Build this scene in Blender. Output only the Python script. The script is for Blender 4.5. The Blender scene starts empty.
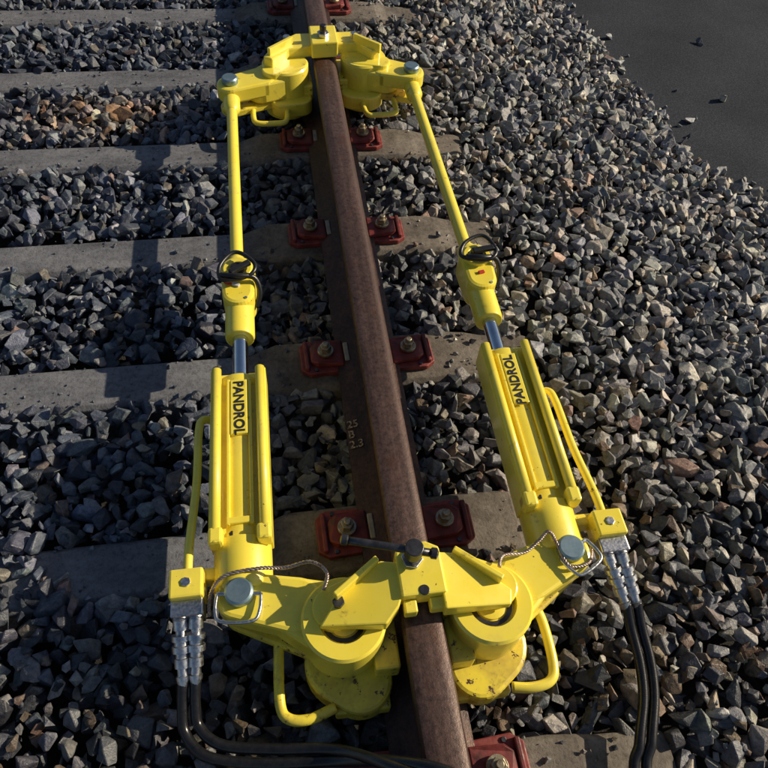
import bpy, bmesh, math, random
import numpy as np
from mathutils import Vector, Matrix
random.seed(7); rng=np.random.default_rng(11)
scn=bpy.context.scene
scn.view_settings.view_transform='Standard'
try: scn.view_settings.look='None'
except: pass
scn.view_settings.exposure=0

# ---------------------------------------------------------------- camera
Yw=Vector((-172,961,-700)).normalized(); Xw=Vector((5200,421,-700)); Xw=(Xw-Yw*Xw.dot(Yw)).normalized(); Zw=Xw.cross(Yw)
R=Matrix((Xw,Yw,Zw))   # rows: world axes expressed in camera space -> cam->world
cam=bpy.data.cameras.new('camera'); co=bpy.data.objects.new('camera',cam); scn.collection.objects.link(co)
co.matrix_world=Matrix.Translation((-.274,-1.509,1.8265))@R.to_4x4()
cam.sensor_width=36; cam.lens=36*700/768; cam.clip_end=500; cam.clip_start=.02
scn.camera=co

# ---------------------------------------------------------------- light
el=math.radians(28); az=math.atan2(.10,.99)
sd=Vector((math.cos(el)*math.cos(az),math.cos(el)*math.sin(az),math.sin(el)))
w=bpy.data.worlds.new('World'); scn.world=w; w.use_nodes=True
nt=w.node_tree; bg=nt.nodes['Background']; sk=nt.nodes.new('ShaderNodeTexSky'); sk.sky_type='NISHITA'; sk.sun_disc=False
sk.sun_elevation=el; sk.sun_rotation=math.pi/2-az
nt.links.new(sk.outputs[0],bg.inputs[0]); bg.inputs[1].default_value=.065
sl=bpy.data.lights.new('sun','SUN'); sl.energy=5.0; sl.angle=math.radians(.5); sl.color=(1,.86,.64)
so=bpy.data.objects.new('sun',sl); scn.collection.objects.link(so); so.rotation_euler=sd.to_track_quat('Z','Y').to_euler(); so.location=(4,2,4)

# ---------------------------------------------------------------- materials
def M(name): 
    m=bpy.data.materials.new(name); m.use_nodes=True; return m,m.node_tree,m.node_tree.nodes['Principled BSDF']
def N(nt,t,**k):
    n=nt.nodes.new(t)
    for a,b in k.items(): setattr(n,a,b)
    return n
def noise(nt,scale,detail=6,rough=.6,stretch=None):
    tc=N(nt,'ShaderNodeTexCoord'); n=N(nt,'ShaderNodeTexNoise'); n.inputs['Scale'].default_value=scale; n.inputs['Detail'].default_value=min(detail,4); n.inputs['Roughness'].default_value=rough
    if stretch:
        mp=N(nt,'ShaderNodeMapping'); mp.inputs['Scale'].default_value=stretch
        nt.links.new(tc.outputs['Object'],mp.inputs[0]); nt.links.new(mp.outputs[0],n.inputs['Vector'])
    else: nt.links.new(tc.outputs['Object'],n.inputs['Vector'])
    return n
def ramp(nt,src,stops):
    r=N(nt,'ShaderNodeValToRGB'); e=r.color_ramp.elements
    while len(e)<len(stops): e.new(.5)
    for i,(p,c) in enumerate(stops): e[i].position=p; e[i].color=(*c,1) if len(c)==3 else c
    nt.links.new(src,r.inputs[0]); return r
def mix(nt,fac,a,b,bt='MIX'):
    m=N(nt,'ShaderNodeMix',data_type='RGBA',blend_type=bt)
    if isinstance(fac,float): m.inputs[0].default_value=fac
    else: nt.links.new(fac,m.inputs[0])
    for s,i in ((a,6),(b,7)):
        if isinstance(s,tuple): m.inputs[i].default_value=(*s,1)
        else: nt.links.new(s,m.inputs[i])
    return m.outputs[2]
def bump(nt,b,src,strength,dist=.002):
    n=N(nt,'ShaderNodeBump'); n.inputs['Strength'].default_value=strength; n.inputs['Distance'].default_value=dist
    nt.links.new(src,n.inputs['Height']); nt.links.new(n.outputs[0],b.inputs['Normal'])

def simple(name,stops,scale,rough,metal=0,bs=.3,bd=.001,stretch=None,r2=None):
    m,nt,b=M(name); n=noise(nt,scale,8,.65,stretch); r=ramp(nt,n.outputs[0],stops); nt.links.new(r.outputs[0],b.inputs['Base Color'])
    b.inputs['Metallic'].default_value=metal
    n2=noise(nt,scale*4,6,.6,stretch)
    if r2:
        rr=ramp(nt,n2.outputs[0],[(.3,(rough,)*3),(.7,(r2,)*3)]); nt.links.new(rr.outputs[0],b.inputs['Roughness'])
    else: b.inputs['Roughness'].default_value=rough
    bump(nt,b,n2.outputs[0],bs,bd); return m

# yellow paint with grime and chips
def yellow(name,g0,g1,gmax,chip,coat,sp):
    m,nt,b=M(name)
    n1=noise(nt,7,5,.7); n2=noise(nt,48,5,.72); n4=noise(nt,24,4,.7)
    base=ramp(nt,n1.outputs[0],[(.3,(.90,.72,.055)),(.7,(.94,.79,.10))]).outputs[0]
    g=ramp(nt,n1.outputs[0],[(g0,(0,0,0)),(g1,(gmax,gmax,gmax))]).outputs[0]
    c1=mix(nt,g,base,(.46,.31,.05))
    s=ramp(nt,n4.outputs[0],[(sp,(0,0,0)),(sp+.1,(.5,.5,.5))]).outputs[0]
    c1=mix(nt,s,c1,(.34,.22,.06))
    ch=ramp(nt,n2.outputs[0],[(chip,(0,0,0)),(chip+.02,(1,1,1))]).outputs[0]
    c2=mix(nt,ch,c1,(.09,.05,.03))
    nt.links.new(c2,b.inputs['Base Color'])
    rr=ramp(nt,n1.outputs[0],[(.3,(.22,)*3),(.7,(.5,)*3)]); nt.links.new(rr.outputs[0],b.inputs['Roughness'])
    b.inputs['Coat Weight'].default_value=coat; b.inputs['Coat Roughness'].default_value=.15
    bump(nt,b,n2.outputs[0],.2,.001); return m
mY=yellow('yellow_paint',.52,.75,.4,.68,.5,.62)
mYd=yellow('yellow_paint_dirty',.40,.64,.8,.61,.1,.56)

mChrome=simple('chromed_steel',[(.3,(.55,.6,.68)),(.7,(.75,.8,.86))],20,.12,1,.05)
mSteel=simple('galvanised_steel',[(.3,(.45,.45,.46)),(.7,(.72,.72,.73))],40,.25,1,.2,.0005,None,.45)
mPin=simple('blued_zinc',[(.3,(.18,.28,.34)),(.7,(.32,.42,.46))],30,.4,.7,.2)
mDark=simple('dark_steel',[(.3,(.04,.04,.045)),(.7,(.12,.12,.13))],30,.38,.8,.3)
mBlk=simple('black_plastic',[(.3,(.008,.008,.009)),(.7,(.02,.02,.022))],30,.35,0,.3)
mHose=simple('black_rubber_hose',[(.3,(.008,.008,.009)),(.7,(.018,.018,.02))],60,.25,0,.4,.0005)
mInk=simple('black_label_ink',[(.3,(.01,.01,.01)),(.7,(.03,.03,.03))],60,.5)
mChalk=simple('paint_marker',[(.4,(.10,.06,.05)),(.6,(.5,.43,.38))],120,.8)
mRed=simple('red_oxide_paint',[(.3,(.07,.018,.016)),(.55,(.20,.030,.028)),(.75,(.27,.075,.06))],22,.45,0,.4,.001,None,.7)
mNut=simple('weathered_brass_bolt',[(.3,(.18,.13,.08)),(.6,(.46,.40,.28)),(.8,(.6,.58,.5))],60,.4,.75,.4)
mIns=simple('pale_nylon',[(.3,(.25,.22,.19)),(.7,(.45,.42,.37))],30,.6)
mWht=simple('white_tag',[(.3,(.5,.5,.5)),(.7,(.7,.7,.7))],30,.6)
mRedTag=simple('red_tag',[(.3,(.5,.03,.03)),(.7,(.6,.05,.04))],30,.5)

# rail
mR,nt,b=M('rusty_rail_steel')
a=noise(nt,11,4,.75,(1,.5,1)); c=noise(nt,75,4,.8); d=noise(nt,7,4,.7,(5,.35,1))
ra=ramp(nt,a.outputs[0],[(.3,(.022,.013,.012)),(.5,(.055,.028,.022)),(.72,(.12,.058,.038))]).outputs[0]
rc=ramp(nt,c.outputs[0],[(.33,(.35,.3,.3)),(.5,(.95,.9,.9)),(.68,(1.45,1.3,1.2))]).outputs[0]
col=mix(nt,.85,ra,rc,'MULTIPLY')
sx=N(nt,'ShaderNodeSeparateXYZ'); tc=N(nt,'ShaderNodeTexCoord'); nt.links.new(tc.outputs['Object'],sx.inputs[0])
top=ramp(nt,sx.outputs[2],[(.2035,(0,0,0)),(.2065,(1,1,1))]).outputs[0]
rd=ramp(nt,d.outputs[0],[(.32,(.052,.031,.026)),(.5,(.088,.054,.045)),(.7,(.13,.084,.072))]).outputs[0]
rd=mix(nt,.85,rd,rc,'MULTIPLY')
pt=ramp(nt,a.outputs[0],[(.53,(0,0,0)),(.66,(.75,.75,.75))]).outputs[0]
rd=mix(nt,pt,rd,(.085,.036,.022))
mr=N(nt,'ShaderNodeMapRange'); mr.inputs[1].default_value=.046; mr.inputs[2].default_value=.024; nt.links.new(sx.outputs[0],mr.inputs[0])
edge_sheen=ramp(nt,mr.outputs[0],[(.0,(0,0,0)),(.4,(.5,.5,.5)),(1,(0,0,0))]).outputs[0]  # painted sheen: lighter strip along the right edge of the head
rd=mix(nt,edge_sheen,rd,(.22,.145,.12))
col=mix(nt,top,col,rd); nt.links.new(col,b.inputs['Base Color'])
b.inputs['Roughness'].default_value=.45; b.inputs['Metallic'].default_value=.25
bump(nt,b,c.outputs[0],.7,.002)

# concrete
mC,nt,b=M('weathered_concrete')
a=noise(nt,4.5,5,.75); c=noise(nt,70,5,.8); d=noise(nt,3.3,5,.75,(1,2.5,1))
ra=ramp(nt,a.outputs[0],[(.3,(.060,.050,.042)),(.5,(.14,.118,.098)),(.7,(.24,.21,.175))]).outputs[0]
rb=ramp(nt,d.outputs[0],[(.3,(.080,.082,.095)),(.48,(.140,.145,.165)),(.7,(.20,.205,.225))]).outputs[0]  # bluish grey for the left part, shade painted into the concrete colour
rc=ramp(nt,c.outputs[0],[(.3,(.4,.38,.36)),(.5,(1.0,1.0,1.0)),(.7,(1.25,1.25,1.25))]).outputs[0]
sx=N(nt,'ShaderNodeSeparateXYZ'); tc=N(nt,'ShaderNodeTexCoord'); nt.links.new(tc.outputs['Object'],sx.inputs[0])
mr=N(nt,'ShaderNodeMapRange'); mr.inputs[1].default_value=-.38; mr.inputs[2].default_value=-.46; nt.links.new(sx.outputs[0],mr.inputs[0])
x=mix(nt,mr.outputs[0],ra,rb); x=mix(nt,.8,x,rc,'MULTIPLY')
nt.links.new(x,b.inputs['Base Color']); b.inputs['Roughness'].default_value=.85
bump(nt,b,c.outputs[0],.7,.004)

# stone
mS,nt,b=M('ballast_stone')
at=N(nt,'ShaderNodeAttribute',attribute_name='Col')
a=noise(nt,55,3,.8)
ra=ramp(nt,a.outputs[0],[(.3,(.45,.45,.47)),(.5,(1,1,1)),(.7,(1.7,1.62,1.48))]).outputs[0]
x=mix(nt,.9,at.outputs[0],ra,'MULTIPLY')
nt.links.new(x,b.inputs['Base Color']); b.inputs['Roughness'].default_value=.52
bump(nt,b,a.outputs[0],.75,.005)

mG=simple('dark_grit',[(.3,(.015,.013,.012)),(.7,(.05,.045,.04))],60,.95,0,.8,.01)
# asphalt
mA,nt,b=M('asphalt')
a=noise(nt,2.2,4,.6); c=noise(nt,120,3,.75)
ra=ramp(nt,a.outputs[0],[(.3,(.024,.028,.038)),(.7,(.042,.047,.060))]).outputs[0]
rc=ramp(nt,c.outputs[0],[(.35,(.5,.5,.5)),(.52,(1,1,1)),(.70,(1.9,1.85,1.8))]).outputs[0]
x=mix(nt,.9,ra,rc,'MULTIPLY'); nt.links.new(x,b.inputs['Base Color']); b.inputs['Roughness'].default_value=.95; b.inputs['Specular IOR Level'].default_value=.2; bump(nt,b,c.outputs[0],.5,.004)

# ---------------------------------------------------------------- mesh helpers
def add(name,bm,mat,parent=None,bevel=0,smooth=False,seg=2):
    me=bpy.data.meshes.new(name); bmesh.ops.recalc_face_normals(bm,faces=bm.faces[:]); bm.to_mesh(me); bm.free()
    o=bpy.data.objects.new(name,me); scn.collection.objects.link(o); me.materials.append(mat)
    if parent: o.parent=parent
    if smooth:
        for p in me.polygons: p.use_smooth=True
    if bevel:
        m=o.modifiers.new('b','BEVEL'); m.width=bevel; m.segments=seg; m.limit_method='ANGLE'; m.angle_limit=math.radians(32)
    return o
def hull2(pts):
    pts=sorted(set((round(p[0],5),round(p[1],5)) for p in pts))
    def half(ps):
        h=[]
        for p in ps:
            while len(h)>1 and (h[-1][0]-h[-2][0])*(p[1]-h[-2][1])-(h[-1][1]-h[-2][1])*(p[0]-h[-2][0])<=0: h.pop()
            h.append(p)
        return h[:-1]
    return half(pts)+half(pts[::-1])
def circ(x,y,r,n=28): return [(x+r*math.cos(2*math.pi*i/n),y+r*math.sin(2*math.pi*i/n)) for i in range(n)]
def bm_prism(bm,poly,z0,z1,zf=None):
    v0=[bm.verts.new((x,y,z0)) for x,y in poly]; v1=[bm.verts.new((x,y,(zf(x,y) if zf else z1))) for x,y in poly]
    n=len(poly); bm.faces.new(v0[::-1]); bm.faces.new(v1)
    for i in range(n): bm.faces.new((v0[i],v0[(i+1)%n],v1[(i+1)%n],v1[i]))
def prism(name,poly,z0,z1,mat,parent,bevel=.006,zf=None):
    bm=bmesh.new(); bm_prism(bm,poly,z0,z1,zf); return add(name,bm,mat,parent,bevel)
def hp(name,cs,z0,z1,mat,parent,bevel=.006,zf=None):
    p=[]
    for c in cs: p+=circ(*c)
    return prism(name,hull2(p),z0,z1,mat,parent,bevel,zf)
def box(name,c,s,mat,parent,bevel=.004,rz=0):
    hx,hy=s[0]/2,s[1]/2; ca,sa=math.cos(rz),math.sin(rz)
    poly=[(c[0]+ca*x-sa*y,c[1]+sa*x+ca*y) for x,y in ((-hx,-hy),(hx,-hy),(hx,hy),(-hx,hy))]
    return prism(name,poly,c[2]-s[2]/2,c[2]+s[2]/2,mat,parent,bevel)
def bm_lathe(bm,p0,p1,prof,n=32,caps=True):
    p0=Vector(p0);p1=Vector(p1);ax=(p1-p0).normalized();u=ax.orthogonal().normalized();v=ax.cross(u);rings=[]
    for t,r in prof:
        rings.append([bm.verts.new(p0+ax*t+(u*math.cos(2*math.pi*i/n)+v*math.sin(2*math.pi*i/n))*r) for i in range(n)])
    for a,b_ in zip(rings,rings[1:]):
        for i in range(n): bm.faces.new((a[i],a[(i+1)%n],b_[(i+1)%n],b_[i]))
    if caps: bm.faces.new(rings[0][::-1]); bm.faces.new(rings[-1])
def lathe(name,p0,p1,prof,mat,parent,n=32,bevel=0,smooth=False):
    bm=bmesh.new(); bm_lathe(bm,p0,p1,prof,n); o=add(name,bm,mat,parent,bevel)
    if n>12:
        for p in o.data.polygons: p.use_smooth=len(p.vertices)==4
        try:
            o.data.set_sharp_from_angle(angle=math.radians(35))
        except: pass
    return o
def cyl(name,p0,p1,r,mat,parent,n=32,bevel=.002):
    L=(Vector(p1)-Vector(p0)).length; return lathe(name,p0,p1,[(0,r),(L,r)],mat,parent,n,bevel)
def smoothpts(P,k=8,closed=False):
    P=[Vector(p) for p in P]; out=[]
    n=len(P)
    for i in range(n if closed else n-1):
        if closed: a,b_,c,d=P[(i-1)%n],P[i],P[(i+1)%n],P[(i+2)%n]
        else: a=P[max(i-1,0)];b_=P[i];c=P[i+1];d=P[min(i+2,n-1)]
        for j in range(k):
            t=j/k; out.append(.5*((2*b_)+(c-a)*t+(2*a-5*b_+4*c-d)*t*t+(3*b_-a-3*c+d)*t**3))
    if not closed: out.append(P[-1])
    return out
def tube(name,P,r,mat,parent,k=8,n=12,closed=False,smoothc=True):
    pts=smoothpts(P,k,closed) if smoothc else [Vector(p) for p in P]
    bm=bmesh.new(); rings=[]; m=len(pts); u=None
    for i,p in enumerate(pts):
        t=(pts[(i+1)%m]-pts[i-1]) if closed else (pts[min(i+1,m-1)]-pts[max(i-1,0)])
        t.normalize()
        if u is None: u=t.orthogonal().normalized()
        u=(u-t*u.dot(t)).normalized(); v=t.cross(u)
        rings.append([bm.verts.new(p+(u*math.cos(2*math.pi*j/n)+v*math.sin(2*math.pi*j/n))*r) for j in range(n)])
    for i in range(m if closed else m-1):
        a=rings[i];b_=rings[(i+1)%m]
        for j in range(n): bm.faces.new((a[j],a[(j+1)%n],b_[(j+1)%n],b_[j]))
    if not closed: bm.faces.new(rings[0][::-1]); bm.faces.new(rings[-1])
    return add(name,bm,mat,parent,0,True)
def empty(name):
    e=bpy.data.objects.new(name,None); e.empty_display_size=.1; scn.collection.objects.link(e); return e

# ---------------------------------------------------------------- ground & asphalt
bm=bmesh.new()
S=60; vs=[bm.verts.new(p) for p in ((-S,-S,-.20),(S,-S,-.20),(S,S,-.20),(-S,S,-.20))]; bm.faces.new(vs); add('ground',bm,mG)
bm=bmesh.new(); vs=[bm.verts.new(p) for p in ((1.2,-S,-.165),(S,-S,-.165),(S,S,-.165),(1.2,S,-.165))]; bm.faces.new(vs); add('asphalt_road',bm,mA)

# ---------------------------------------------------------------- rails
def rail(x0):
    prof=[(-.10,0),(.10,0),(.10,.014),(.055,.026),(.018,.040),(.011,.07),(.011,.125),(.02,.150),(.043,.162),(.048,.172),(.048,.196),(.043,.205),(.03,.2095),(.012,.211)]
    prof=prof+[(-x,z) for x,z in prof[2:][::-1]]
    bm=bmesh.new(); ys=np.linspace(-14,30,3); rings=[]
    for y in ys: rings.append([bm.verts.new((x,y,z+.012)) for x,z in prof])
    n=len(prof)
    for a,b_ in zip(rings,rings[1:]):
        for i in range(n): bm.faces.new((a[i],a[(i+1)%n],b_[(i+1)%n],b_[i]))
    o=add('railway_rail',bm,mR,None,0,True); o.data.set_sharp_from_angle(angle=math.radians(30)); o.location.x=x0; return o
rail(-.015); rail(-1.95)

# ---------------------------------------------------------------- sleepers
SL=[-1.36,-.70,-.075,.535,1.125,1.715,2.31,2.92,3.53,4.1,-1.97,-2.58,4.7,5.3]
SLrot={0:-.01,1:.01,2:.008,3:.012,4:.006}
def sleeper(y,rot):
    L=[(-2.52,.08,-.04),(-2.5,.085,-.032),(-2.28,.088,-.018),(-2.22,.10,0),(-1.66,.10,0),(-1.58,.082,-.022),(-.40,.082,-.022),(-.31,.102,0),(.27,.104,0),(.34,.098,-.004),(.40,.092,-.018),(.55,.088,-.030),(.575,.080,-.036)]
    bm=bmesh.new(); rings=[]
    for x,hw,z in L:
        j=random.uniform(-.002,.002)
        rings.append([bm.verts.new(p) for p in ((x,-hw-.03,-.2),(x,-hw-.002,z-.014+j),(x,-hw+.012,z+j),(x,hw-.012,z),(x,hw+.002,z-.014),(x,hw+.03,-.2))])
    for a,b_ in zip(rings,rings[1:]):
        for i in range(5): bm.faces.new((a[i],a[i+1],b_[i+1],b_[i]))
    bm.faces.new(rings[0]); bm.faces.new(rings[-1][::-1])
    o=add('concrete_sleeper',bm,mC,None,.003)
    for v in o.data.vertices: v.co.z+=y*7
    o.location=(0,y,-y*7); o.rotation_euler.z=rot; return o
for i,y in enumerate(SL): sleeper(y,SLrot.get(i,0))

def fastening(x,y,s,full=True):
    e=empty('rail_fastening'); e.location=(x,y,0)
    q=[( -.045,-.066),(.055,-.070),(.084,-.050),(.084,.048),(.055,.070),(-.045,.066)]
    q=[(a*s,b_) for a,b_ in q]; q=q if s>0 else q[::-1]
    prism('base_plate',q,.001,.022,mRed,e,.004)
    q=[(-.058,-.052),(.028,-.046),(.052,-.030),(.052,.030),(.028,.046),(-.058,.052)]
    q=[(a*s,b_) for a,b_ in q]; q=q if s>0 else q[::-1]
    prism('clamp_plate',q,.022,.05,mRed,e,.006,zf=lambda a,b_: .050-.012*(a*s<-.03)-.014*(a*s>.045))
    box('rib',(.064*s,-.0,.028),(.014,.115,.022),mRed,e,.004)
    box('toe_insulator',(-.068*s,0,.034),(.016,.075,.012),mIns if s<0 else mRed,e,.003)
    lathe('washer',(0,0,.046),(0,0,.06),[(0,.027),(.009,.026)],mNut,e,24,.001)
    cyl('hex_nut',(0,0,.055),(0,0,.076),.019,mNut,e,6,.002)
    cyl('stud',(0,0,.07),(0,0,.088),.010,mNut,e,16,.002)
    for k in (-1,1): cyl('screw_%d'%(k+2),(.035*s,k*.056,.02),(.035*s,k*.056,.027),.007,mDark,e,6,.001)
    e.rotation_euler.z=random.uniform(-.03,.03)
    return e
for y in SL:
    if y<-1.5 or y>3.6: continue
    y+=.04 if y<-1.3 else 0
    fastening(-.15,y+.01,-1); fastening(.122,y+.005,1)

# ---------------------------------------------------------------- ballast
def rock(npts,bev):
    bm=bmesh.new()
    for i in range(npts):
        v=Vector(rng.normal(size=3)); v.normalize(); v*=rng.uniform(.8,1.0)
        m=max(abs(v.x),abs(v.y),abs(v.z)); v=v.lerp(v/m*.85,.5)
        bm.verts.new((v.x*1.0,v.y*rng.uniform(.74,.86),v.z*.64))
    r=bmesh.ops.convex_hull(bm,input=bm.verts[:]); 
    bmesh.ops.delete(bm,geom=[g for g in r['geom_interior'] if isinstance(g,bmesh.types.BMVert)],context='VERTS')
    bmesh.ops.dissolve_limit(bm,angle_limit=math.radians(16),verts=bm.verts[:],edges=bm.edges[:])
    if bev: bmesh.ops.bevel(bm,geom=bm.edges[:]+bm.verts[:],offset=.045,segments=1,affect='EDGES',profile=.5)
    bmesh.ops.triangulate(bm,faces=bm.faces[:]); bmesh.ops.recalc_face_normals(bm,faces=bm.faces[:])
    bm.verts.ensure_lookup_table()
    V=np.array([v.co[:] for v in bm.verts]); F=np.array([[v.index for v in f.verts] for f in bm.faces]); bm.free(); return V,F
hi=[rock(int(rng.integers(10,17)),True) for _ in range(40)]
lo=[rock(int(rng.integers(9,13)),False) for _ in range(16)]
def edge(y):
    return np.interp(y,[-3,.3,.8,1.12,1.72,2.72,5],[2.5,2.25,1.95,1.72,1.66,1.55,1.5])
def height(x,y):
    h=-.024+0*x
    h=h+.032*np.clip((-.22-x)/.2,0,1)*np.clip((-1.0-y)/.15,0,1)
    e=edge(y); t=np.clip((x-.72)/(e-.72),0,1); h=np.where(x>.6,np.maximum(-.030+.02*np.clip((x-.6)/.1,0,1)-t**1.2*.125,-.165),h)
    h+=.010*np.sin(x*5.1+y*3)*np.cos(y*4.3-x*2)
    return h
SY=np.array(SL)
def keep(x,y,r,over):
    dy=np.min(np.abs(y[:,None]-SY[None,:]),axis=1); idx=np.argmin(np.abs(y[:,None]-SY[None,:]),axis=1)
    on=(x>-2.52)&(x<.575)&(dy<.086+r*over-.012*(np.sin(x*37+idx*5)>.55))
    cov=(idx==0)&(x<-.38)
    cov|=(idx==1)&(x<-.93+.06*np.sin(y*40))
    cov|=(idx>=10)
    k=~(on&~cov)
    k&=~((np.abs(x+.015)<.12)&(dy<.12))
    return k,cov&on
def scatter(sp,rmean,rs,dz,jit,over,x0,x1,y0,y1,thin=1.0):
    gx,gy=np.meshgrid(np.arange(x0,x1,sp),np.arange(y0,y1,sp*.9)); gx[::2]+=sp/2
    x=gx.ravel()+rng.uniform(-jit,jit,gx.size)*sp; y=gy.ravel()+rng.uniform(-jit,jit,gx.size)*sp
    m=rng.random(x.size)<thin; x=x[m];y=y[m]
    r=rmean*np.exp(rng.normal(0,rs,x.size)); r=np.clip(r,rmean*.5,rmean*1.6)
    k,c=keep(x,y,r,over)
    e=edge(y)+.05*np.sin(y*9)+.03*np.sin(y*23)
    d=x-e; k&=(d<0)|(rng.random(x.size)<np.exp(-np.maximum(d,0)/.08)*.45)
    c=c[k];x=x[k];y=y[k];r=r[k]
    r=np.where(x>edge(y)+.03,r*.7,r)
    z=height(x,y)+dz+rng.uniform(-.010,.010,x.size)+np.where(c,.022,0)
    un=np.abs(x+.015)<.14; z=np.where(un,np.minimum(z,-.035),z)
    z=np.where(x>edge(y)-.02,-.165+r*.45,z)
    return x,y,z,r
pal=np.array([(.085,.090,.103),(.125,.128,.135),(.17,.165,.158),(.055,.058,.067),(.105,.112,.112),(.20,.18,.155),(.16,.125,.09),(.11,.078,.055),(.32,.30,.265),(.17,.115,.09),(.035,.037,.043)])
def colors(x,y):
    n=x.size
    wr=np.array([15,22,20,11,6,12,3,1.5,4,1,6.]); wl=np.array([22,16,8,16,6,2,2,1.5,1,1,12.]); wb=np.array([12,11,8,12,4,8,10,11,1.5,6,11.])  # wl: darker, bluer stone mix, standing in for shade on the left
    wl/=wl.sum(); wr/=wr.sum(); wb/=wb.sum()
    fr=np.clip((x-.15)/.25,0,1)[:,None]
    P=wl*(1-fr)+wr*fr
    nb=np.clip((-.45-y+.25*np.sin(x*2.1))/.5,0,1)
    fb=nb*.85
    fb=np.maximum(fb,.95*np.exp(-(((x+1.0)/.33)**2+((y-1.40)/.14)**2)**1.5))  # browner stone mix where the sun patch is painted
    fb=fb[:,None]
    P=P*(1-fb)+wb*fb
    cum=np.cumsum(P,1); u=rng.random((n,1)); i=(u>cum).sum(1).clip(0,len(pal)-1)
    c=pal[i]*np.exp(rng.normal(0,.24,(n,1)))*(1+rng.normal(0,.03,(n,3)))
    sun_patch=np.exp(-(((x+1.0)/.4)**2+((y-1.42)/.15)**2)**2)[:,None]  # pool of sunlight painted into the stone colours
    c=c*(1+sun_patch*np.array([1.1,.7,.4]))
    shade_left=(np.clip((-.1-x)/.3,0,1)*(1-fb[:,0]))[:,None]  # cool shade left of the rail, tinted into the stones
    c=c*(1+shade_left*np.array([-.16,-.06,.16]))
    gain=np.interp(x,[-.2,.3,.6],[1.05,1.3,1.65])*(1-.26*nb)  # left stones kept darker as painted shade; near stones toned down too
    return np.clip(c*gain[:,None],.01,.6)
def onsleeper(n):
    i=rng.integers(0,7,n); x=rng.uniform(-1.75,.55,n); s=rng.choice([-1,1],n); y=SY[i]+s*(.085-np.abs(rng.normal(0,.035,n)))
    m=(np.abs(x+.015)>.13)&~((np.abs(np.abs(x+.015)-.145)<.10)); x=x[m];y=y[m]
    r=.0055*np.exp(rng.normal(0,.5,x.size)); r=np.clip(r,.003,.022)
    z=np.where(x<-.40,-.022,np.where(x>.38,-.02,0.0))+r*.4
    return x,y,z,r
def build(name,sets):
    VV=[];FF=[];CC=[];off=0
    for (x,y,z,r),lib in sets:
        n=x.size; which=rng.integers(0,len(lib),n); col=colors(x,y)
        tilt=rng.normal(0,.6,(n,2)); yaw=rng.uniform(0,2*np.pi,n)
        for k,(V,F) in enumerate(lib):
            s=np.where(which==k)[0]
            if not len(s): continue
            cy,sy=np.cos(yaw[s]),np.sin(yaw[s]); a=tilt[s,0];b_=tilt[s,1]
            Rz=np.zeros((len(s),3,3)); Rz[:,0,0]=cy;Rz[:,0,1]=-sy;Rz[:,1,0]=sy;Rz[:,1,1]=cy;Rz[:,2,2]=1
            Rx=np.zeros_like(Rz);Rx[:,0,0]=1;Rx[:,1,1]=np.cos(a);Rx[:,1,2]=-np.sin(a);Rx[:,2,1]=np.sin(a);Rx[:,2,2]=np.cos(a)
            Ry=np.zeros_like(Rz);Ry[:,1,1]=1;Ry[:,0,0]=np.cos(b_);Ry[:,0,2]=np.sin(b_);Ry[:,2,0]=-np.sin(b_);Ry[:,2,2]=np.cos(b_)
            RR=Rx@Ry@Rz
            sc=rng.uniform(.78,1.22,(len(s),1,3))
            P=np.einsum('nij,nvj->nvi',RR,V[None]*sc)*r[s][:,None,None]+np.stack([x[s],y[s],z[s]],1)[:,None,:]
            nv=len(V); VV.append(P.reshape(-1,3)); CC.append(np.repeat(col[s],nv,0))
            FF.append((F[None]+(np.arange(len(s))*nv)[:,None,None]+off).reshape(-1,3)); off+=nv*len(s)
    V=np.concatenate(VV);F=np.concatenate(FF);C=np.concatenate(CC)
    me=bpy.data.meshes.new(name); me.vertices.add(len(V)); me.vertices.foreach_set('co',V.astype(np.float32).ravel())
    me.loops.add(F.size); me.loops.foreach_set('vertex_index',F.astype(np.int32).ravel())
    me.polygons.add(len(F)); me.polygons.foreach_set('loop_start',np.arange(0,F.size,3,dtype=np.int32)); 
    me.update(calc_edges=True)
    ca=me.color_attributes.new('Col','FLOAT_COLOR','POINT'); ca.data.foreach_set('color',np.concatenate([C,np.ones((len(C),1))],1).astype(np.float32).ravel())
    me.materials.append(mS); me.shade_flat()
    o=bpy.data.objects.new(name,me); scn.collection.objects.link(o); print(name,len(V),len(F)); return o
ext=(-2.3,2.5,-1.95,3.3)
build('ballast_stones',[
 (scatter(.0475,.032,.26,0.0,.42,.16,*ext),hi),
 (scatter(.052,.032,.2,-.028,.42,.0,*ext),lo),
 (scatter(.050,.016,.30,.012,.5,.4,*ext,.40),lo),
 (onsleeper(1100),lo),
])

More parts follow.
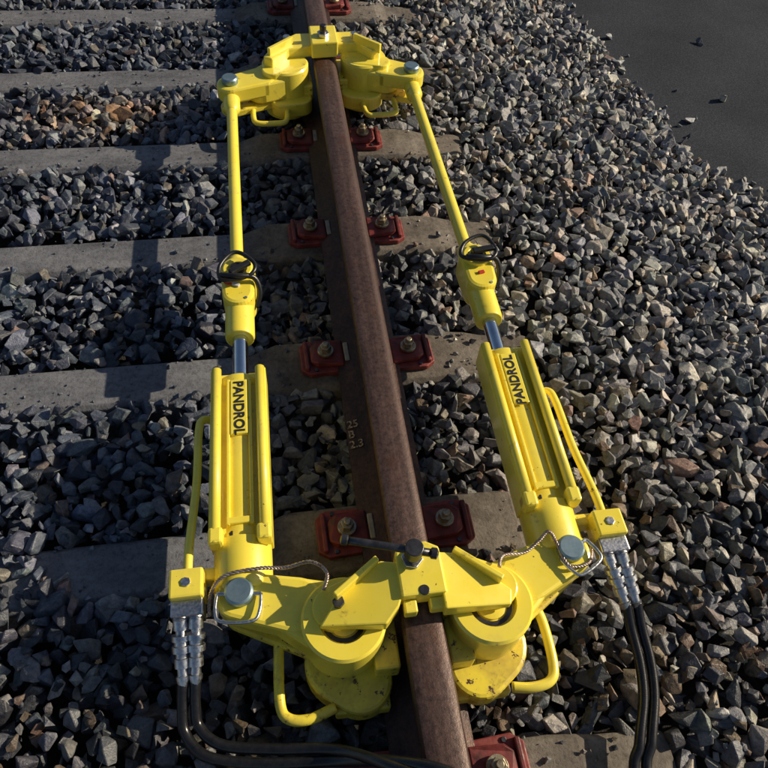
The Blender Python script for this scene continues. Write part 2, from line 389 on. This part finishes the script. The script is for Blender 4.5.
# ---------------------------------------------------------------- hydraulic rail tensor
T=empty('hydraulic_rail_tensor')
def cylinder_unit(x,xb,s,yf,yb,side):
    z=.165
    def ax(y): return x+(xb-x)*(y-yf)/(yb-yf)
    cyl('piston_rod',(ax(-.28),-.30,z),(ax(0),-.03,z),.023,mChrome,T)
    L=abs(yb-yf)+.06
    p0=(ax(yf),yf,z);p1=(ax(yb-.06),yb-.06,z)
    lathe('barrel',p0,p1,[(0,.036),(0,.060),(.006,.066),(.035,.066),(.038,.060),(L-.13,.060),(L-.125,.071),(L-.01,.071),(L,.064),(L,.04)],mY,T,40,.0015)
    y0,y1=yf+.005,yb+.055
    def strip(nm,a,b_,za,zb,mat,ya=y0,yb_=y1,bev=.003):
        poly=[(ax(yb_)+a,yb_),(ax(yb_)+b_,yb_),(ax(ya)+b_,ya),(ax(ya)+a,ya)]
        return prism(nm,poly,za,zb,mat,T,bev)
    strip('guard_deck',-.064,.064,.205,.214,mY)
    strip('guard_flange_left',-.076,-.064,.15,.238,mY)
    strip('guard_flange_right',.064,.076,.15,.238,mY)
    tube('guard_tube_right',[(ax(y0)+.060,y0,.238),(ax(y1)+.060,y1-.01,.238)],.0135,mY,T,2,14)
    tube('guard_tube_left',[(ax(y0)-.060,y0,.238),(ax(y1)-.060,y1-.01,.238)],.0135,mY,T,2,14)
    strip('slot_rib_left',-.034,-.024,.213,.232,mY,y0-.03,y1+.04)
    strip('slot_rib_right',.024,.034,.213,.232,mY,y0-.03,y1+.04)
    strip('label_plate',-.0235,.0235,.2135,.234,mY,y0-.035,y0-.215)
    strip('slot_end',-.034,.034,.2135,.233,mY,y1+.060,y1+.042)
    strip('front_lug_left',-.076,-.040,.20,.252,mY,y1+.03,y1-.012,.008)
    strip('front_lug_right',.040,.076,.20,.252,mY,y1+.03,y1-.012,.008)
    cyl('lug_bolt',(ax(y1)-.02,y1+.02,.21),(ax(y1)-.02,y1+.02,.222),.009,mDark,T,6,.001)
    cyl('lug_bolt_2',(ax(y0)+.0,y0-.018,.21),(ax(y0)+.0,y0-.018,.220),.008,mDark,T,6,.001)
    lathe('rod_clevis_neck',(ax(-.09),-.09,z),(ax(.1),.10,z),[(0,.034),(0,.042),(.01,.045),(.12,.045),(.15,.050),(.19,.05)],mY,T,32,.002)
    hp('rod_clevis',[(ax(.10),.06,.050),(ax(.17),.165,.054)],.115,.222,mY,T,.012)
    lathe('clevis_boss',(ax(.15),.150,.22),(ax(.15),.150,.26),[(0,.047),(.014,.045),(.014,.030),(.006,.028)],mY,T,32,.002)
    lathe('clevis_pin',(ax(.15),.150,.222),(ax(.15),.150,.26),[(0,.022),(.018,.022),(.022,.016)],mDark,T,20,.001)
    lathe('grease_nipple',(ax(.03)+.02,.03,.20),(ax(.03)+.03,.03,.25),[(0,.007),(.016,.007),(.017,.004),(.024,.005)],mSteel,T,10)
    return ax
axL=cylinder_unit(-.415,-.422,1,-.265,-.83,-1)
axR=cylinder_unit(.372,.366,1,-.245,-.82,1)

def label(x,y,rz,txt='PANDROL'):
    cu=bpy.data.curves.new('label_text','FONT'); cu.body=txt; cu.size=.038; cu.align_x='CENTER'; cu.align_y='CENTER'; cu.extrude=.0004; cu.offset=.0012; cu.space_character=1.02
    o=bpy.data.objects.new('label_text',cu); scn.collection.objects.link(o); cu.materials.append(mInk); o.location=(x,y,.2350); o.rotation_euler.z=rz; o.parent=T
label(-.417,-.390,-math.pi/2); label(.370,-.372,math.pi/2)

for xa,ya,xb_,yb_ in ((-.418,1.20,-.415,.19),(.352,1.27,.373,.19)):
    cyl('tie_rod',(xb_,yb_,.165),(xa,ya,.165),.0215,mY,T)
    lathe('tie_rod_socket',(xb_,yb_+.0,.165),(xa,ya,.165),[(0,.036),(.05,.036),(.07,.024)],mY,T,28,.001)
    lathe('tie_rod_eye_neck',(xa,ya+.01,.165),(xb_,yb_,.165),[(0,.034),(.07,.034),(.09,.0225)],mY,T,28,.001)

def loop(c,rz,k=1):
    ca,sa=math.cos(rz),math.sin(rz)
    P=[(-.056,-.035,.0),(-.050,.01,.010),(-.012,.052,.014),(.02,.052,.012),(.055,.005,.010),(.050,-.03,.006),(.02,-.045,.0),(-.03,-.05,0)]
    tube('lock_ring',[(c[0]+ca*a-sa*b_,c[1]+sa*a+ca*b_,c[2]+h) for a,b_,h in P],.0068,mBlk,T,5,8,True)
    tube('lock_strap',[(c[0]-.05,c[1]-.03,c[2]+.002),(c[0],c[1]-.045,c[2]+.010),(c[0]+.05,c[1]-.035,c[2]-.01),(c[0]+.066,c[1]-.06,c[2]-.05),(c[0]+.05,c[1]-.09,c[2]-.09)],.009,mBlk,T,5,8)
    box('lock_latch',(c[0]+.01,c[1]-.01,c[2]+.012),(.075,.020,.014),mBlk,T,.003,rz+.5)
loop((axL(.15),.135,.248),.1); loop((axR(.15)+.005,.155,.248),-.35)
box('tag',(axL(.1)-.03,.095,.226),(.022,.012,.006),mRedTag,T,.001,-.5); box('tag_2',(axL(.1)-.005,.085,.226),(.022,.012,.006),mWht,T,.001,-.5)
box('tag_3',(axR(.1)+.0,.075,.226),(.02,.012,.006),mRedTag,T,.001,.2)

def clamp_side(px,py,bx,by,d,s,far=False):
    z0,z1=.15,.215
    mid=((px*.45+bx*.55),(py*.45+by*.55)+.012*(-d))
    hp('lever_arm',[(px,py,.056),(mid[0],mid[1],.066)],z0,z1,mY,T,.010)
    hp('lever_arm_web',[(mid[0],mid[1],.066),(bx,by,.090)],z0-.03,z1-.004,mY,T,.010)
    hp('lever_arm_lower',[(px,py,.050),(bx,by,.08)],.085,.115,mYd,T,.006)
    lathe('eccentric_boss',(bx,by,.02),(bx,by,.3),[(0,.094),(.10,.098),(.205,.098),(.212,.092),(.212,.058),(.190,.054),(.190,.0)],mY,T,48)
    lathe('boss_cap',(bx,by,.205),(bx,by,.3),[(0,.050),(.009,.050),(.009,.040),(.003,.038)],mDark,T,36)
    lathe('boss_insert',(bx,by,.205),(bx,by,.3),[(0,.036),(.012,.036),(.014,.03)],mY,T,32)
    fx=bx-.03*s
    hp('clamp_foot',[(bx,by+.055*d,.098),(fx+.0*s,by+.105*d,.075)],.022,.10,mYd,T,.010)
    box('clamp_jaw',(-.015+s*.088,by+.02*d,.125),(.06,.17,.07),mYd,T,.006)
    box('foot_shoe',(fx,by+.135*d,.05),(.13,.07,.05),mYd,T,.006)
    for a in (-.04,.04): cyl('foot_bolt',(fx+a,by+.13*d,.07),(fx+a,by+.13*d,.083),.010,mSteel,T,6,.001)
    lathe('lever_pin',(px,py,z1-.001),(px,py,.4),[(0,.031),(.004,.033),(.022,.033),(.027,.028)],mPin,T,32)
for a in ((-.428,-.905,-.195,-.995,-1,-1),(.378,-.893,.152,-1.0,-1,1)): clamp_side(*a)
for a in ((-.418,1.255,-.185,1.375,1,-1),(.352,1.32,.155,1.42,1,1)): clamp_side(*a,far=True)

brL=[(-.252,-1.015),(-.105,-1.035),(-.072,-1.0),(-.06,-.975),(-.055,-.90),(-.10,-.888),(-.205,-.955)]
prism('bridge_wing_left',brL,.235,.275,mY,T,.004,zf=lambda x,y:.285-.03*max(0,(-.06-x))/.19)
brR=[(.03,-1.02),(.188,-1.02),(.198,-.985),(.085,-.89),(.03,-.885)]
prism('bridge_wing_right',brR,.235,.275,mY,T,.004,zf=lambda x,y:.288-.03*max(0,(x-.03))/.17)
prism('bridge_crown',[(-.065,-.985),(.04,-.985),(.04,-.875),(.01,-.858),(-.055,-.862),(-.065,-.88)],.238,.295,mY,T,.005)
prism('bridge_lug',[(-.06,-1.015),(-.03,-1.015),(-.03,-.985),(-.06,-.985)],.238,.272,mY,T,.004)
prism('bridge_lug_2',[(.0,-1.012),(.034,-1.012),(.034,-.985),(.0,-.985)],.238,.272,mY,T,.004)
hp('bridge_pad_left',[(-.215,-.97,.05),(-.13,-.94,.05)],.2,.24,mY,T,.004)
hp('bridge_pad_right',[(.17,-.965,.05),(.10,-.93,.05)],.2,.24,mY,T,.004)
box('wing_rib',(-.16,-.925,.275),(.13,.014,.05),mY,T,.003,.62)
box('wing_rib_2',(.125,-.925,.272),(.13,.014,.045),mY,T,.003,-.7)
lathe('clamp_screw_left',(-.205,-.97,.26),(-.205,-.97,.3),[(0,.014),(.015,.014)],mDark,T,6,.001)
cyl('screw_hole_plug',(-.012,-.975,.292),(-.012,-.975,.297),.012,mDark,T,24,.001)
cyl('t_handle_screw',(-.028,-.90,.25),(-.028,-.90,.345),.0135,mDark,T,20)
cyl('t_handle_head',(-.028,-.90,.325),(-.028,-.90,.362),.0215,mDark,T,20)
cyl('t_handle_collar',(-.028,-.90,.293),(-.028,-.90,.303),.026,mSteel,T,6)
tube('t_handle_bar',[(-.178,-.857,.344),(-.08,-.885,.344),(.015,-.912,.344)],.0095,mDark,T,2,12)
lathe('t_handle_ball',(-.19,-.8535,.344),(-.16,-.862,.344),[(0,.006),(.004,.013),(.016,.013),(.02,.008)],mDark,T,16)
lathe('t_handle_ball_2',(.026,-.915,.344),(.0,-.908,.344),[(0,.006),(.004,.013),(.016,.013),(.02,.008)],mDark,T,16)

prism('far_bridge',[(-.275,1.345),(-.24,1.325),(-.165,1.40),(-.07,1.425),(.05,1.44),(.13,1.45),(.19,1.375),(.225,1.39),(.215,1.45),(.12,1.545),(-.13,1.53),(-.22,1.45)],.225,.275,mY,T,.006)
prism('far_bridge_crown',[(-.07,1.40),(.045,1.41),(.045,1.555),(-.07,1.55)],.23,.298,mY,T,.006)
cyl('far_screw',(-.015,1.46,.29),(-.015,1.46,.345),.014,mDark,T,16)
cyl('far_screw_nut',(-.015,1.46,.297),(-.015,1.46,.315),.026,mSteel,T,6)
for x,y in ((-.17,1.465),(.12,1.485)): cyl('bridge_bolt',(x,y,.27),(x,y,.298),.016,mSteel,T,6)
hp('far_pad_left',[(-.24,1.32,.045),(-.14,1.37,.05)],.2,.235,mY,T,.005)
hp('far_pad_right',[(.22,1.37,.045),(.12,1.40,.05)],.2,.235,mY,T,.005)
box('far_rib_left',(-.2,1.40,.285),(.14,.016,.04),mY,T,.003,.75)
box('far_rib_right',(.17,1.42,.285),(.14,.016,.04),mY,T,.003,-.75)

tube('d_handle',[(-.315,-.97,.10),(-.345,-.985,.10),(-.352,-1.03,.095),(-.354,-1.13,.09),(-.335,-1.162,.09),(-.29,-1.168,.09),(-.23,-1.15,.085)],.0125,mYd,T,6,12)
tube('d_handle_2',[(.24,-.98,.10),(.285,-.985,.10),(.302,-1.02,.095),(.302,-1.12,.09),(.285,-1.158,.09),(.24,-1.168,.09),(.19,-1.16,.085)],.0125,mY,T,6,12)
tube('d_handle_3',[(-.33,1.30,.10),(-.335,1.2,.095),(-.32,1.155,.09),(-.24,1.15,.09),(-.20,1.165,.09),(-.19,1.25,.09)],.0115,mY,T,6,12)
tube('d_handle_4',[(.275,1.34,.10),(.28,1.24,.095),(.27,1.20,.09),(.19,1.19,.09),(.15,1.20,.09),(.14,1.28,.09)],.0115,mY,T,6,12)
hp('far_foot_left',[(-.20,1.29,.06),(-.13,1.29,.05)],.06,.12,mY,T,.006)
hp('far_foot_right',[(.17,1.33,.06),(.10,1.33,.05)],.06,.12,mY,T,.006)

def hyd(s,ax,mx,my,hx,hy):
    bx=ax(-.42)
    tube('hydraulic_pipe',[(bx+.075*s,-.395,.185),(bx+.100*s,-.40,.20),(bx+.110*s,-.44,.205),(bx+.114*s,-.6,.205),(mx-.002*s,my+.10,.205),(mx,my+.02,.205)],.011,mY,T,6,12)
    box('manifold',(mx,my,.195),(.078,.070,.075),mY,T,.006)
    box('manifold_bracket',((mx+ax(-.83))/2,my+.03,.17),(abs(mx-ax(-.83)),.03,.05),mY,T,.005)
    lathe('manifold_plug',(mx,my,.23),(mx,my,.3),[(0,.012),(.006,.012)],mSteel,T,6,.001)
    box('coupling_block',(mx,my-.052,.185),(.074,.04,.055),mSteel,T,.004)
    for k in (-1,1):
        p0=Vector((mx+k*.018,my-.065,.19)); p1=Vector((hx+k*.014,hy,.11))
        L=(p1-p0).length
        lathe('quick_coupling',p0,p1,[(0,.012),(.006,.017),(.028,.017),(.03,.012),(.038,.012),(.04,.0215),(.052,.0215),(.054,.0165),(.062,.0165),(.064,.0215),(.078,.0215),(.080,.0145),(.09,.0145),(.092,.0175),(.112,.0175),(.114,.012),(.13,.012),(.132,.0155),(L-.015,.015),(L,.011)],mSteel,T,24)
hyd(-1,axL,-.548,-.868,-.555,-1.065)
hyd(1,axR,.500,-.835,.535,-1.02)
def hose(P,n):
    tube('hydraulic_hose',P,.0125,mHose,None,10,14)
hose([(-.569,-1.055,.116),(-.574,-1.10,.088),(-.57,-1.155,.062),(-.52,-1.210,.062),(-.40,-1.24,.07),(-.25,-1.26,.10),(-.13,-1.29,.19),(-.02,-1.335,.25),(.1,-1.42,.22),(.25,-1.58,.08),(.35,-1.9,.0)],0)
hose([(-.541,-1.055,.116),(-.545,-1.10,.088),(-.54,-1.145,.064),(-.49,-1.190,.066),(-.38,-1.215,.075),(-.24,-1.24,.11),(-.13,-1.30,.20),(-.01,-1.37,.25),(.1,-1.46,.2),(.2,-1.62,.07),(.28,-1.9,.0)],1)
hose([(.521,-1.01,.118),(.526,-1.06,.085),(.528,-1.14,.062),(.512,-1.22,.05),(.47,-1.31,.045),(.43,-1.42,.03),(.40,-1.9,.01)],0)
hose([(.549,-1.01,.118),(.554,-1.06,.085),(.556,-1.14,.062),(.54,-1.22,.05),(.50,-1.31,.045),(.46,-1.42,.03),(.43,-1.9,.01)],1)

def bail(c,rz,w_=.05,l=.065):
    ca,sa=math.cos(rz),math.sin(rz)
    P=[(-w_,-.0,0),(-w_,-l*.6,.004),(-w_*.7,-l,.006),(w_*.7,-l,.006),(w_,-l*.6,.004),(w_,0,0)]
    tube('pin_bail',[(c[0]+ca*a-sa*b_,c[1]+sa*a+ca*b_,c[2]+h) for a,b_,h in P],.0042,mSteel,T,5,8)
    cyl('bail_bar',(c[0]-ca*w_,c[1]-sa*w_,c[2]),(c[0]+ca*w_,c[1]+sa*w_,c[2]),.005,mSteel,T,10,0)
bail((-.428,-.908,.226),-.1); bail((.385,-.895,.226),.5,.045,.06)
mRope=simple('copper_tinned_rope',[(.3,(.25,.17,.13)),(.7,(.55,.47,.42))],90,.4,.8,.3)
def rope(P,r=.0042):
    pts=smoothpts(P,14); m=len(pts)
    for k in range(3):
        q=[]
        for i,p in enumerate(pts):
            t=(pts[min(i+1,m-1)]-pts[max(i-1,0)]).normalized(); u=t.cross(Vector((0,0,1))).normalized(); v=t.cross(u); a=i*1.1+k*2.094
            q.append(p+(u*math.cos(a)+v*math.sin(a))*r*.6)
        tube('wire_lanyard',q,r*.62,mRope,T,1,6,False,False)
rope([(-.235,-.935,.262),(-.225,-.90,.275),(-.26,-.865,.262),(-.32,-.862,.236),(-.38,-.858,.24),(-.46,-.865,.235),(-.495,-.895,.21),(-.50,-.94,.19)])
rope([(.18,-.93,.262),(.20,-.90,.25),(.26,-.89,.228),(.30,-.868,.232),(.33,-.85,.245),(.345,-.88,.235),(.36,-.935,.23),(.41,-.935,.225),(.44,-.90,.2),(.45,-.86,.19)])
mk=empty('rail_marking')
for i,t in enumerate(('25','B','2.3')):
    cu=bpy.data.curves.new('marking_text','FONT'); cu.body=t; cu.size=.036; cu.extrude=.0002; cu.offset=.0006
    o=bpy.data.objects.new('marking_text',cu); scn.collection.objects.link(o); cu.materials.append(mChalk); o.location=(-.112,-.36-.036*i,.0310); o.rotation_euler=(0,-.26,0); o.parent=mk
